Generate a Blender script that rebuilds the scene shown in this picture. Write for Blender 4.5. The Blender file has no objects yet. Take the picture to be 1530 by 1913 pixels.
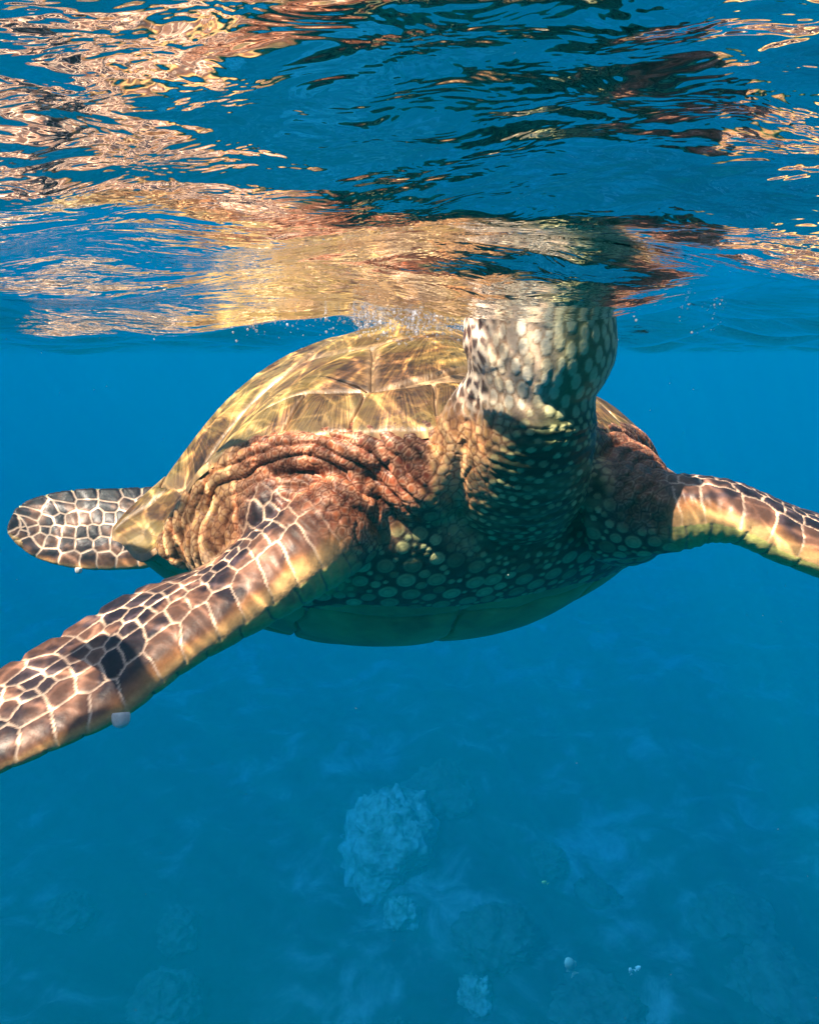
import bpy, math, random
import numpy as np
from mathutils import Vector
from mathutils.kdtree import KDTree

random.seed(7); rng = np.random.default_rng(7)
scene = bpy.context.scene
COL = scene.collection

# ------------------------------------------------------------------ camera
CAM_Z = -0.062                       # a hand's breadth under the water surface
PITCH = math.radians(12.41)          # looking slightly down
FPX = 1325.0                         # focal length in photograph pixels (1530 wide)
cam = bpy.data.cameras.new("camera")
cam.sensor_fit = 'HORIZONTAL'; cam.sensor_width = 36.0
cam.lens = 36.0 * FPX / 1530.0
cam.clip_start = 0.005; cam.clip_end = 500
camo = bpy.data.objects.new("camera", cam)
camo.location = (0, 0, CAM_Z)
camo.rotation_euler = (math.pi / 2 - PITCH, 0, 0)
COL.objects.link(camo)
scene.camera = camo

# ------------------------------------------------------------------ daylight
TO_SUN = Vector((-0.46, -0.335, 0.825)).normalized()
SUN_EL = math.asin(TO_SUN.z); SUN_AZ = math.atan2(TO_SUN.x, TO_SUN.y)
world = bpy.data.worlds.new("World"); scene.world = world
world.use_nodes = True
wn = world.node_tree.nodes; wl = world.node_tree.links
sky = wn.new('ShaderNodeTexSky'); sky.sky_type = 'NISHITA'; sky.sun_disc = False
sky.sun_elevation = SUN_EL; sky.sun_rotation = SUN_AZ
wl.new(sky.outputs[0], wn['Background'].inputs[0])
wn['Background'].inputs[1].default_value = 0.10

sun = bpy.data.lights.new("sun", 'SUN'); sun.energy = 5.0
sun.angle = math.radians(0.5); sun.color = (1.0, 0.78, 0.57)
suno = bpy.data.objects.new("sun", sun)
suno.rotation_euler = (-TO_SUN).to_track_quat('-Z', 'Y').to_euler()
suno.location = (-4, -1, 6)
COL.objects.link(suno)

vs = scene.view_settings
vs.view_transform = 'Standard'; vs.look = 'None'; vs.gamma = 1.0; vs.exposure = 1.78
vs.use_curve_mapping = False
cy = scene.cycles
cy.max_bounces = 8; cy.diffuse_bounces = 2; cy.glossy_bounces = 4
cy.transmission_bounces = 4; cy.volume_bounces = 3; cy.transparent_max_bounces = 12
cy.caustics_reflective = False; cy.caustics_refractive = False
cy.use_denoising = True
cy.sample_clamp_indirect = 6.0

# ------------------------------------------------------------------ helpers
CP, SP = math.cos(PITCH), math.sin(PITCH)
def at(u, v, Y):
    """World point at distance Y (metres north of the viewer) seen in the photograph at (u, v)."""
    dx = u - 765.0; dv = 956.5 - v
    fy = FPX * CP + dv * SP; fz = -FPX * SP + dv * CP
    k = Y / fy
    return np.array((dx * k, Y, CAM_Z + fz * k))
def seabed_at(u, v, z):
    dx = u - 765.0; dv = 956.5 - v
    fy = FPX * CP + dv * SP; fz = -FPX * SP + dv * CP
    k = (z - CAM_Z) / fz
    return np.array((dx * k, fy * k, z))

def _hash(ix, iy, iz, seed):
    n = (ix * 374761393 + iy * 668265263 + iz * 2147483647 + seed * 144665) & 0xffffffff
    n = ((n ^ (n >> 13)) * 1274126177) & 0xffffffff
    n = n ^ (n >> 16)
    return (n & 0xffffff).astype(np.float64) / float(0xffffff)
def vnoise(p, seed=0):
    """3D value noise, 0..1, p is (n,3)."""
    p = np.asarray(p, dtype=np.float64)
    i = np.floor(p).astype(np.int64); f = p - i
    f = f * f * (3 - 2 * f)
    r = 0
    for dx in (0, 1):
        wx = f[:, 0] if dx else 1 - f[:, 0]
        for dy in (0, 1):
            wy = f[:, 1] if dy else 1 - f[:, 1]
            for dz in (0, 1):
                wz = f[:, 2] if dz else 1 - f[:, 2]
                r = r + wx * wy * wz * _hash(i[:, 0] + dx, i[:, 1] + dy, i[:, 2] + dz, seed)
    return r
def fbm(p, octaves=4, seed=0):
    p = np.asarray(p, dtype=np.float64); a = 0.5; s = 0; t = 0
    for o in range(octaves):
        s = s + a * vnoise(p * 2 ** o + 17.3 * o, seed + o); t += a; a *= 0.5
    return s / t
def smooth(e0, e1, x):
    t = np.clip((x - e0) / (e1 - e0), 0, 1)
    return t * t * (3 - 2 * t)
def lerp(a, b, t):
    return a + (b - a) * t

def make_mesh(name, verts, faces, smooth_shade=True):
    me = bpy.data.meshes.new(name)
    me.from_pydata([tuple(v) for v in verts], [], [tuple(f) for f in faces])
    if smooth_shade:
        me.polygons.foreach_set('use_smooth', [True] * len(me.polygons))
    me.update()
    return me
def grid_mesh(name, V, closed_u=False):
    """V is (m, n, 3): quads over a grid, built fast."""
    m, n = V.shape[:2]
    idx = np.arange(m * n).reshape(m, n)
    if closed_u:
        idx = np.vstack([idx, idx[:1]])
    q = np.stack([idx[:-1, :-1], idx[1:, :-1], idx[1:, 1:], idx[:-1, 1:]], -1).reshape(-1, 4)
    return quad_mesh(name, V.reshape(-1, 3), q)
def quad_mesh(name, verts, quads):
    me = bpy.data.meshes.new(name)
    verts = np.asarray(verts, dtype=np.float32); quads = np.asarray(quads, dtype=np.int32)
    me.vertices.add(len(verts)); me.vertices.foreach_set('co', verts.ravel())
    me.loops.add(quads.size); me.loops.foreach_set('vertex_index', quads.ravel())
    me.polygons.add(len(quads))
    me.polygons.foreach_set('loop_start', np.arange(0, quads.size, 4, dtype=np.int32))
    me.polygons.foreach_set('use_smooth', np.ones(len(quads), dtype=bool))
    me.update(calc_edges=True); me.validate()
    return me
def obj(name, me, mat=None, parent=None, loc=None):
    o = bpy.data.objects.new(name, me)
    COL.objects.link(o)
    if mat is not None and me is not None and not me.materials:
        me.materials.append(mat)
    if parent is not None:
        o.parent = parent
    if loc is not None:
        o.location = loc
    return o
def tag(o, label=None, cat=None, group=None, kind=None):
    if label: o['label'] = label
    if cat: o['category'] = cat
    if group: o['group'] = group
    if kind: o['kind'] = kind
    return o
def set_attr(me, name, data, typ='FLOAT'):
    a = me.attributes.new(name, typ, 'POINT')
    if typ == 'FLOAT':
        a.data.foreach_set('value', np.asarray(data, dtype=np.float32).ravel())
    else:
        d = np.ones((len(data), 4), dtype=np.float32); d[:, :3] = data
        a.data.foreach_set('color', d.ravel())

class Mat:
    def __init__(self, name):
        self.m = bpy.data.materials.new(name); self.m.use_nodes = True
        self.n = self.m.node_tree.nodes; self.l = self.m.node_tree.links
        self.bsdf = self.n.get('Principled BSDF'); self.out = self.n.get('Material Output')
    def new(self, t, **kw):
        x = self.n.new(t)
        for k, v in kw.items(): setattr(x, k, v)
        return x
    def link(self, a, b): self.l.new(a, b)
    def noise(self, scale, detail=4, rough=0.55, vec=None, dist=0.0):
        x = self.new('ShaderNodeTexNoise'); x.inputs['Scale'].default_value = scale
        x.inputs['Detail'].default_value = detail; x.inputs['Roughness'].default_value = rough
        x.inputs['Distortion'].default_value = dist
        if vec is not None: self.link(vec, x.inputs['Vector'])
        return x
    def ramp(self, src, stops):
        r = self.new('ShaderNodeValToRGB'); e = r.color_ramp.elements
        while len(e) < len(stops): e.new(0.5)
        for el, (p, c) in zip(e, stops):
            el.position = p; el.color = (*c, 1) if len(c) == 3 else c
        self.link(src, r.inputs[0]); return r
    def mix(self, fac, a, b, mode='MIX'):
        x = self.new('ShaderNodeMix', data_type='RGBA', blend_type=mode)
        for v, i in ((fac, 0), (a, 6), (b, 7)):
            if hasattr(v, 'is_linked') or hasattr(v, 'links'): self.link(v, x.inputs[i])
            elif i == 0: x.inputs[0].default_value = v
            else: x.inputs[i].default_value = (*v, 1)
        return x.outputs[2]
    def math(self, op, a, b=0.0, clamp=False):
        x = self.new('ShaderNodeMath', operation=op); x.use_clamp = clamp
        for v, i in ((a, 0), (b, 1)):
            if hasattr(v, 'links'): self.link(v, x.inputs[i])
            else: x.inputs[i].default_value = v
        return x.outputs[0]
    def bump(self, h, strength, dist):
        b = self.new('ShaderNodeBump'); b.inputs['Strength'].default_value = strength
        b.inputs['Distance'].default_value = dist
        self.link(h, b.inputs['Height']); self.link(b.outputs[0], self.bsdf.inputs['Normal']); return b
    def geo(self): return self.new('ShaderNodeNewGeometry').outputs['Position']
    def texobj(self): return self.new('ShaderNodeTexCoord').outputs['Object']

# ------------------------------------------------------------------ water body
SEA_D = 14.5
HALF = 110.0
def wave_components():
    r = np.random.default_rng(58); out = []
    for lam, amp, n in ((1.9, .0050, 3), (.95, .0070, 4), (.5, .0070, 5), (.27, .0036, 6), (.15, .00085, 8), (.085, .00012, 8)):
        for i in range(n):
            l = lam * r.uniform(.8, 1.25)
            ang = math.radians(78) + r.normal(0, .8)     # crests roughly across the view
            k = 2 * math.pi / l
            out.append((k * math.cos(ang), k * math.sin(ang), amp * r.uniform(.7, 1.3), r.uniform(0, 6.28), l))
    return out
WAVES = wave_components()
def wave_h(x, y, spacing=None):
    wx = x + .05 * np.sin(2.3 * y + 1.1) + .03 * np.sin(5.1 * x + 3.0 * y)
    wy = y + .06 * np.sin(1.9 * x + .4) + .03 * np.sin(4.3 * x - 2.0 * y + 2)
    h = 0
    for kx, ky, a, ph, l in WAVES:
        s = np.sin(kx * wx + ky * wy + ph)
        if spacing is not None:
            a = a * np.clip((l / spacing - 3) / 3, 0, 1)
        h = h + a * (s + .25 * (s * s - .5))
    # water pushed about a little around the swimming animal
    h = h + .004 * np.exp(-(((x - .05) / .5) ** 2 + ((y - .9) / .5) ** 2)) - .003 * np.exp(-(((x - .13) / .22) ** 2 + ((y - .67) / .17) ** 2))
    # rings spreading from the neck
    rn = np.sqrt((x - .135) ** 2 + (y - .72) ** 2)
    h = h + .0019 * np.sin(rn * 2 * math.pi / .058 + 1.2 * np.sin(3 * np.arctan2(y - .72, x - .135))) * np.exp(-np.maximum(rn - .08, 0) / .13)
    # keep a clear gap over the viewer
    d = np.sqrt(x * x + y * y)
    h = h * smooth(-.05, .30, d) + .0
    return h
def build_water_surface():
    N = 760; c = .6; B = math.asinh(HALF * 1.0 / c)
    u = np.linspace(-1, 1, N)
    g = c * np.sinh(u * B)
    X, Y = np.meshgrid(g, g + .7, indexing='ij')
    sp1 = np.gradient(g); SPX, SPY = np.meshgrid(sp1, sp1, indexing='ij'); S = np.maximum(SPX, SPY)
    Z = wave_h(X, Y, S)
    me = grid_mesh('water_surface', np.stack([X, Y, Z], -1))
    M = Mat('water_surface'); M.n.remove(M.bsdf)
    pos = M.geo()
    mp = M.new('ShaderNodeMapping'); mp.inputs['Scale'].default_value = (.62, 1.0, 1.0); M.link(pos, mp.inputs[0])
    n1 = M.noise(13, 3, .5, mp.outputs[0], .5); n2 = M.noise(52, 3, .55, mp.outputs[0], .5)
    hsum = M.math('ADD', n1.outputs[0], M.math('MULTIPLY', n2.outputs[0], .22))
    b = M.new('ShaderNodeBump'); b.inputs['Strength'].default_value = 1.0; b.inputs['Distance'].default_value = .007
    M.link(hsum, b.inputs['Height'])
    fr = M.new('ShaderNodeFresnel'); fr.inputs['IOR'].default_value = 1.333
    gl = M.new('ShaderNodeBsdfGlossy'); gl.inputs['Roughness'].default_value = .015
    gl.inputs['Color'].default_value = (1, 1, 1, 1); M.link(b.outputs[0], gl.inputs['Normal'])
    # caustic net painted into the transmission colour, standing for ripples that focus the sun
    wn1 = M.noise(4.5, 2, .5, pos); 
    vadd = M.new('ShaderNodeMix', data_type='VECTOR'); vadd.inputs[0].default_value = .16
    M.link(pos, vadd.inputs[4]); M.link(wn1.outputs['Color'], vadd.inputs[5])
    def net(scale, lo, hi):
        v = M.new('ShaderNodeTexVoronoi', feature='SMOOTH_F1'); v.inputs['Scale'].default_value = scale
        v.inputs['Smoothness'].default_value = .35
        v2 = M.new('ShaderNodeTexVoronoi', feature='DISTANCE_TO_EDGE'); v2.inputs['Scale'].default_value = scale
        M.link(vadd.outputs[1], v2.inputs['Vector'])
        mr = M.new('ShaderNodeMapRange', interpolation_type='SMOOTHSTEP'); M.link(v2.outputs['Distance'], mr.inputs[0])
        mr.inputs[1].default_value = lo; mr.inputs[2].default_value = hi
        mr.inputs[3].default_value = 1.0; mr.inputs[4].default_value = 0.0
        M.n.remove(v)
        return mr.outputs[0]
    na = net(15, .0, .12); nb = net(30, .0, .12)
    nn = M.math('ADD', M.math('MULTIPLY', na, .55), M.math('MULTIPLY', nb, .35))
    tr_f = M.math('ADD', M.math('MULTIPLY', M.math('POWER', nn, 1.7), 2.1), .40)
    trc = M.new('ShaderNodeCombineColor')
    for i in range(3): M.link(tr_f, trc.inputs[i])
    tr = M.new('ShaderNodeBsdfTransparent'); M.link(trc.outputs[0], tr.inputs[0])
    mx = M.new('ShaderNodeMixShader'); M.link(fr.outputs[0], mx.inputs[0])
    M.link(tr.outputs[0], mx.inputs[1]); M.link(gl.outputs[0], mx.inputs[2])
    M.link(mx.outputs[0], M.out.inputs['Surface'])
    o = obj('water_surface', me, M.m)
    tag(o, 'rippled underside of the sea surface', 'water', kind='structure')
build_water_surface()

def box_mesh(name, lo, hi):
    v = [(x, y, z) for x in (lo[0], hi[0]) for y in (lo[1], hi[1]) for z in (lo[2], hi[2])]
    f = [(0, 1, 3, 2), (4, 6, 7, 5), (0, 4, 5, 1), (2, 3, 7, 6), (0, 2, 6, 4), (1, 5, 7, 3)]
    return make_mesh(name, v, f, False)
def build_haze():
    M = Mat('haze'); M.n.remove(M.bsdf)
    pv = M.new('ShaderNodeVolumePrincipled')
    pv.inputs['Color'].default_value = (.0, .109, .130, 1)
    pv.inputs['Density'].default_value = .15
    pv.inputs['Absorption Color'].default_value = (0, .31, .72, 1)
    pv.inputs['Anisotropy'].default_value = -.09
    M.link(pv.outputs[0], M.out.inputs['Volume'])
    o = obj('haze', box_mesh('haze', (-HALF + .6, -HALF + 1.3, -SEA_D - 3.0), (HALF - .6, HALF + .1, .30)), M.m)
    tag(o, 'clear blue sea water that dims far things', 'water', kind='stuff')
build_haze()

# ------------------------------------------------------------------ seabed
def seabed_z(x, y):
    p = np.stack([x * .16, y * .16, np.zeros_like(x) + 3.3], -1).reshape(-1, 3)
    q = np.stack([x * .8, y * .8, np.zeros_like(x) + 9.1], -1).reshape(-1, 3)
    h = (fbm(p, 3, 5) - .5) * 2.8 + (fbm(q, 3, 11) - .5) * .9
    return -SEA_D + h.reshape(x.shape)
def build_seabed():
    N = 300; c = 14.0; B = math.asinh(HALF * 1.03 / c)
    g = c * np.sinh(np.linspace(-1, 1, N) * B)
    X, Y = np.meshgrid(g, g + 2.0, indexing='ij')
    Z = seabed_z(X, Y)
    me = grid_mesh('seabed', np.stack([X, Y, Z], -1))
    M = Mat('seabed')
    p = M.geo()
    a = M.noise(.24, 4, .55, p, .8); b = M.noise(.8, 5, .66, p, .6); c_ = M.noise(7, 3, .6, p)
    s = M.math('ADD', M.math('MULTIPLY', a.outputs[0], .5), M.math('MULTIPLY', b.outputs[0], .5))
    r = M.ramp(s, [(.40, (.005, .005, .004)), (.47, (.02, .018, .013)), (.53, (.06, .056, .043)), (.64, (.38, .35, .27))])
    col = M.mix(.35, r.outputs[0], c_.outputs[0], 'OVERLAY')
    M.link(col, M.bsdf.inputs['Base Color']); M.bsdf.inputs['Roughness'].default_value = .95
    M.bump(b.outputs[0], .6, .2)
    tag(obj('seabed', me, M.m), 'rubble and sand floor of the reef far below', 'seabed', kind='structure')
build_seabed()

def coral_material(k):
    M = Mat('coral'); t = M.texobj()
    v = M.new('ShaderNodeTexVoronoi'); v.inputs['Scale'].default_value = 5.0; M.link(t, v.inputs['Vector'])
    n = M.noise(2.2, 5, .65, t)
    r = M.ramp(n.outputs[0], [(.32, (.10 * k, .09 * k, .05 * k)), (.5, (.55 * k, .52 * k, .34 * k)), (.7, (.85 * k, .82 * k, .6 * k))])
    M.link(r.outputs[0], M.bsdf.inputs['Base Color']); M.bsdf.inputs['Roughness'].default_value = .9
    M.bump(v.outputs['Distance'], .7, .12)
    return M.m
CORAL = {'pale': coral_material(.78), 'dull': coral_material(.2)}
def coral_head(u, v, wpx, aspect, seed, label, lobes=5.0, kind='dull'):
    """A knobbly mound coral standing on the seabed; wpx is its apparent width in the photograph."""
    p = seabed_at(u, v, -SEA_D + .5)
    for _ in range(6):
        z = float(seabed_z(np.array([p[0]]), np.array([p[1]]))[0])
        p = seabed_at(u, v, z + .45)
    dist = np.linalg.norm(p - np.array((0, 0, CAM_Z)))
    rad = wpx * .5 * dist / FPX * .92
    n, m = 40, 56
    th = np.linspace(0, math.pi * .80, n)[:, None]; ph = np.linspace(0, 2 * math.pi, m, endpoint=False)[None, :]
    D = np.stack([np.sin(th) * np.cos(ph), np.sin(th) * np.sin(ph), np.cos(th) + 0 * ph], -1)
    f = D.reshape(-1, 3)
    lump = fbm(f * 1.3 + seed * 3.1, 3, seed) * 1.1 - .28 + np.abs(vnoise(f * lobes + seed, seed + 3) - .5) * .5 + fbm(f * 11 + seed, 2, seed + 9) * .10
    R = rad * (.62 + lump).reshape(n, m, 1)
    V = D * R; V[..., 2] *= aspect
    me = grid_mesh('coral_head', np.transpose(V, (1, 0, 2)), closed_u=True)
    o = obj('coral_head', me, CORAL[kind], loc=(p[0], p[1], z))
    tag(o, label, 'coral', 'coral heads on the reef floor')
    return o
coral_head(722, 1560, 168, 1.35, 3, 'largest tall rounded pale coral mound rising alone from the dim reef floor', 6, 'pale')
coral_head(822, 1465, 112, 1.0, 8, 'broad faint coral mound just behind the largest tall coral mound', 5)
coral_head(752, 1690, 62, 1.3, 14, 'small pale lobed coral knob in front of the largest tall coral mound', 4, 'pale')
coral_head(930, 1722, 120, .8, 21, 'low wide pale coral clump beside the small lobed coral knob', 7)
coral_head(892, 1838, 62, 1.2, 27, 'small bright coral knob in front of the low wide coral clump', 4, 'pale')
coral_head(737, 1893, 34, 1.1, 31, 'tiny round pale coral knob standing on bare dark floor', 4)
coral_head(1020, 1585, 70, .8, 36, 'dull flat coral patch on rubble behind the low wide clump', 6)
coral_head(1120, 1660, 80, .8, 41, 'dull knobbly coral patch on the rubble beside the small yellow fish', 6)
coral_head(1370, 1700, 120, .7, 44, 'broad dim coral bank with a ragged top on far rubble', 7)
coral_head(1120, 1870, 140, .6, 49, 'flat spreading pale coral bank below the slender pale fish', 7)
coral_head(1450, 1830, 150, .8, 53, 'large rounded dim coral bank beside the ragged coral bank', 6)
coral_head(300, 1850, 110, .7, 58, 'low dim coral mound on dark floor far from the others', 6)
coral_head(120, 1690, 90, .7, 63, 'faint flat coral mound on open floor beneath the long flipper', 6)
coral_head(330, 1720, 80, .8, 67, 'faint lumpy coral mound behind the low dim coral mound', 6)

def fish(u, v, depth, lpx, tilt, turn, body_col, label):
    p = at(u, v, depth); dist = np.linalg.norm(p - np.array((0, 0, CAM_Z)))
    Lf = lpx * dist / FPX
    n, m = 22, 16
    s = np.linspace(0, 1, n)
    prof = np.interp(s, [0, .06, .2, .4, .6, .8, .9, 1.0], [.004, .07, .15, .19, .16, .075, .045, .03])
    wid = prof * np.interp(s, [0, .4, 1], [.55, .42, .3])
    ph = np.linspace(0, 2 * math.pi, m, endpoint=False)
    V = np.zeros((m, n, 3))
    V[..., 0] = (s * .78)[None, :]
    V[..., 1] = np.cos(ph)[:, None] * wid[None, :]
    V[..., 2] = np.sin(ph)[:, None] * prof[None, :]
    V *= Lf; V[..., 0] -= .45 * Lf
    M = Mat('fish_skin'); nz = M.noise(30 / max(Lf, .02) * .1, 2, .5, M.texobj())
    M.link(M.mix(nz.outputs[0], body_col, tuple(c * .75 for c in body_col)), M.bsdf.inputs['Base Color'])
    M.bsdf.inputs['Roughness'].default_value = .3
    root = obj('fish', None); root.location = p; root.rotation_euler = (0, tilt, turn)
    obj('body', grid_mesh('fish_body', V, closed_u=True), M.m, root)
    def fin(name, pts, t=.008):
        k = len(pts); vv = [(x * Lf, t * Lf, z * Lf) for x, z in pts] + [(x * Lf, -t * Lf, z * Lf) for x, z in pts]
        ff = [tuple(range(k)), tuple(range(2 * k - 1, k - 1, -1))] + [(i, i + k, (i + 1) % k + k, (i + 1) % k) for i in range(k)]
        obj(name, make_mesh(name, vv, ff, False), M.m, root)
    fin('tail_fin', [(.30, .03), (.50, .17), (.44, 0), (.50, -.17), (.30, -.03)])
    fin('dorsal_fin', [(-.2, .15), (-.05, .24), (.12, .19), (.18, .10)])
    fin('anal_fin', [(0, -.16), (.1, -.22), (.2, -.1)])
    tag(root, label, 'fish', 'small reef fish')
fish(1018, 1650, 10.5, 17, .6, .4, (.80, .85, .25), 'tiny bright yellow reef fish above dim rubble')
fish(1066, 1806, 8.6, 44, 1.15, .3, (.55, .60, .55), 'slender pale fish swimming upwards near the reef floor')
fish(1178, 1815, 8.6, 16, 1.3, .2, (.9, .9, .9), 'tiny white fish, one of two close together')
fish(1191, 1810, 8.8, 16, 1.0, 2.6, (.9, .9, .9), 'tiny white fish, one of two close together')

# ------------------------------------------------------------------ sea turtle
YAW = math.radians(15); PUP = math.radians(11)
TC = np.array((0.005, 1.10, -0.300))                     # middle of the shell, in the plane of its rim
TF = np.array((math.sin(YAW) * math.cos(PUP), -math.cos(YAW) * math.cos(PUP), math.sin(PUP)))
TR = np.array((-math.cos(YAW), -math.sin(YAW), 0.0))
TU = np.cross(TR, TF)
if TU[2] < 0: TU = -TU
def TL(a, b, c):
    a = np.asarray(a, float)[..., None]; b = np.asarray(b, float)[..., None]; c = np.asarray(c, float)[..., None]
    return a * TF + b * TR + c * TU                       # relative to TC

turtle = obj('sea_turtle', None, loc=TC)
tag(turtle, 'green sea turtle swimming just under the surface with its head raised out of the water', 'turtle')

AF, AB, HW, HD = .375, .56, .445, .285
def rho(a, b):
    f = (np.abs(a / AF) ** 1.4 + np.abs(b / HW) ** 1.4) ** (1 / 1.4)
    r = (np.abs(a / AB) ** 1.75 + np.abs(b / HW) ** 1.95) ** (1 / 1.85)
    return np.where(a >= 0, f, r)
def on_ring(phi, r):
    ca, sb = np.cos(phi), np.sin(phi); ca = np.broadcast_to(ca, np.broadcast(phi, r).shape); sb = np.broadcast_to(sb, ca.shape)
    lo = np.zeros(ca.shape); hi = np.ones(ca.shape) * .8
    for _ in range(40):
        m = (lo + hi) / 2; t = rho(ca * m, sb * m) < r
        lo = np.where(t, m, lo); hi = np.where(t, hi, m)
    return ca * lo, sb * lo
def dome(a, b):
    r = np.clip(rho(a, b), 0, 1.05)
    c = HD * (1 - r ** 2.05) * (1 - .06 * r)
    c = c + .10 * smooth(.07, .21, a) * r ** 2.5      # rim arched over neck and arms
    c = c - .006 * smooth(.86, 1.0, r)
    c = c - .075 * np.exp(-((a - .07) / .125) ** 2 - ((np.abs(b) - .36) / .11) ** 2) * r ** 3 * smooth(.455, .36, np.abs(b))
    return c

def shell_material():
    M = Mat('shell_scute'); p = M.texobj()
    at_ = M.new('ShaderNodeAttribute'); at_.attribute_name = 'ray'
    at2 = M.new('ShaderNodeAttribute'); at2.attribute_name = 'edge'
    at3 = M.new('ShaderNodeAttribute'); at3.attribute_name = 'tone'
    stre = M.new('ShaderNodeCombineXYZ'); M.link(at_.outputs['Fac'], stre.inputs[0])
    M.link(M.math('MULTIPLY', at2.outputs['Fac'], .18), stre.inputs[1]); M.link(at3.outputs['Fac'], stre.inputs[2])
    n0 = M.noise(9, 4, .6, stre.outputs[0], .8)            # growth streaks radiating over each scute
    n1 = M.noise(8, 6, .66, p, 1.0); n2 = M.noise(60, 4, .6, p)
    s = M.math('ADD', M.math('MULTIPLY', n0.outputs[0], .38), M.math('MULTIPLY', n1.outputs[0], .62))
    r = M.ramp(s, [(.36, (.018, .008, .004)), (.45, (.11, .048, .016)), (.53, (.29, .155, .05)), (.66, (.56, .36, .17))])
    alg = M.ramp(n1.outputs[0], [(.44, (0, 0, 0)), (.58, (1, 1, 1))])
    c = M.mix(M.math('MULTIPLY', alg.outputs[0], .38), r.outputs[0], (.15, .145, .022))
    c = M.mix(.5, c, n2.outputs[0], 'OVERLAY')
    er = M.ramp(at2.outputs['Fac'], [(.90, (0, 0, 0)), (.985, (1, 1, 1))])
    c = M.mix(M.math('MULTIPLY', er.outputs[0], .45), c, (.55, .34, .19))
    M.link(c, M.bsdf.inputs['Base Color'])
    M.bsdf.inputs['Roughness'].default_value = .42
    hh = M.math('ADD', n0.outputs[0], M.math('MULTIPLY', n2.outputs[0], .4))
    M.bump(hh, .35, .006)
    return M.m
def seam_material():
    M = Mat('shell_seam'); n = M.noise(40, 3, .6, M.texobj())
    r = M.ramp(n.outputs[0], [(.3, (.16, .09, .035)), (.7, (.48, .30, .16))])
    M.link(r.outputs[0], M.bsdf.inputs['Base Color']); M.bsdf.inputs['Roughness'].default_value = .6
    return M.m
def plastron_material():
    M = Mat('plastron_scute'); p = M.texobj()
    n = M.noise(9, 4, .6, p, .5); n2 = M.noise(45, 3, .6, p)
    r = M.ramp(n.outputs[0], [(.30, (.13, .14, .05)), (.5, (.30, .31, .10)), (.7, (.42, .43, .14))])
    M.link(M.mix(.3, r.outputs[0], n2.outputs[0], 'OVERLAY'), M.bsdf.inputs['Base Color'])
    M.bsdf.inputs['Roughness'].default_value = .5; M.bump(n2.outputs[0], .3, .003)
    return M.m
SCUTE, SEAM, PLAS = shell_material(), seam_material(), plastron_material()

def scute_piece(pts, surf, mat, parent, lift=.0045, gap=.0012, hub=None, rings=11, sign=1.0):
    """One plate: pts is its outline in shell plan (a, b); surf gives the height below it."""
    P = np.asarray(pts, float)
    # resample the outline evenly
    Q = np.vstack([P, P[:1]]); d = np.r_[0, np.cumsum(np.linalg.norm(np.diff(Q, axis=0), axis=1))]
    m = 72; t = np.linspace(0, d[-1], m, endpoint=False)
    O = np.stack([np.interp(t, d, Q[:, 0]), np.interp(t, d, Q[:, 1])], -1)
    nzp = np.c_[O * 26, np.full(m, 2.0)]
    O = O + (np.stack([vnoise(nzp, 71), vnoise(nzp, 72)], -1) - .5) * .012
    ce = O.mean(0)
    size = np.linalg.norm(O - ce, axis=1)
    g = gap / size
    ks = np.r_[1.0, .985, np.linspace(.955, .0, rings)]
    hs = np.r_[-.004, lift * .55, lift * np.ones(rings)]
    V = []; E = []; 
    for k, h in zip(ks, hs):
        q = ce + (O - ce) * ((1 - g)[:, None] * k)
        c = surf(q[:, 0], q[:, 1]) + sign * h
        if k < .98 : c = c + sign * .004 * (1 - k ** 2)
        V.append(TL(q[:, 0], q[:, 1], c)); E.append(np.full(m, k))
    V = np.stack(V, 1); E = np.stack(E, 1)
    hb = ce if hub is None else np.asarray(hub)
    idx = V.shape[:2]
    me = grid_mesh('scute', V if sign > 0 else V[::-1], closed_u=True)
    A = []
    for k in ks:
        q = ce + (O - ce) * k; A.append(np.arctan2(q[:, 1] - hb[1], q[:, 0] - hb[0]) * 1.6)
    A = np.stack(A, 1)
    if sign < 0: A = A[::-1]
    set_attr(me, 'ray', np.sin(A).ravel() * 1.0 + A.ravel() * .9); set_attr(me, 'edge', E.ravel()); set_attr(me, 'tone', np.full(V.shape[0] * V.shape[1], random.uniform(0, 9)))
    return obj('scute', me, mat, parent)

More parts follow.
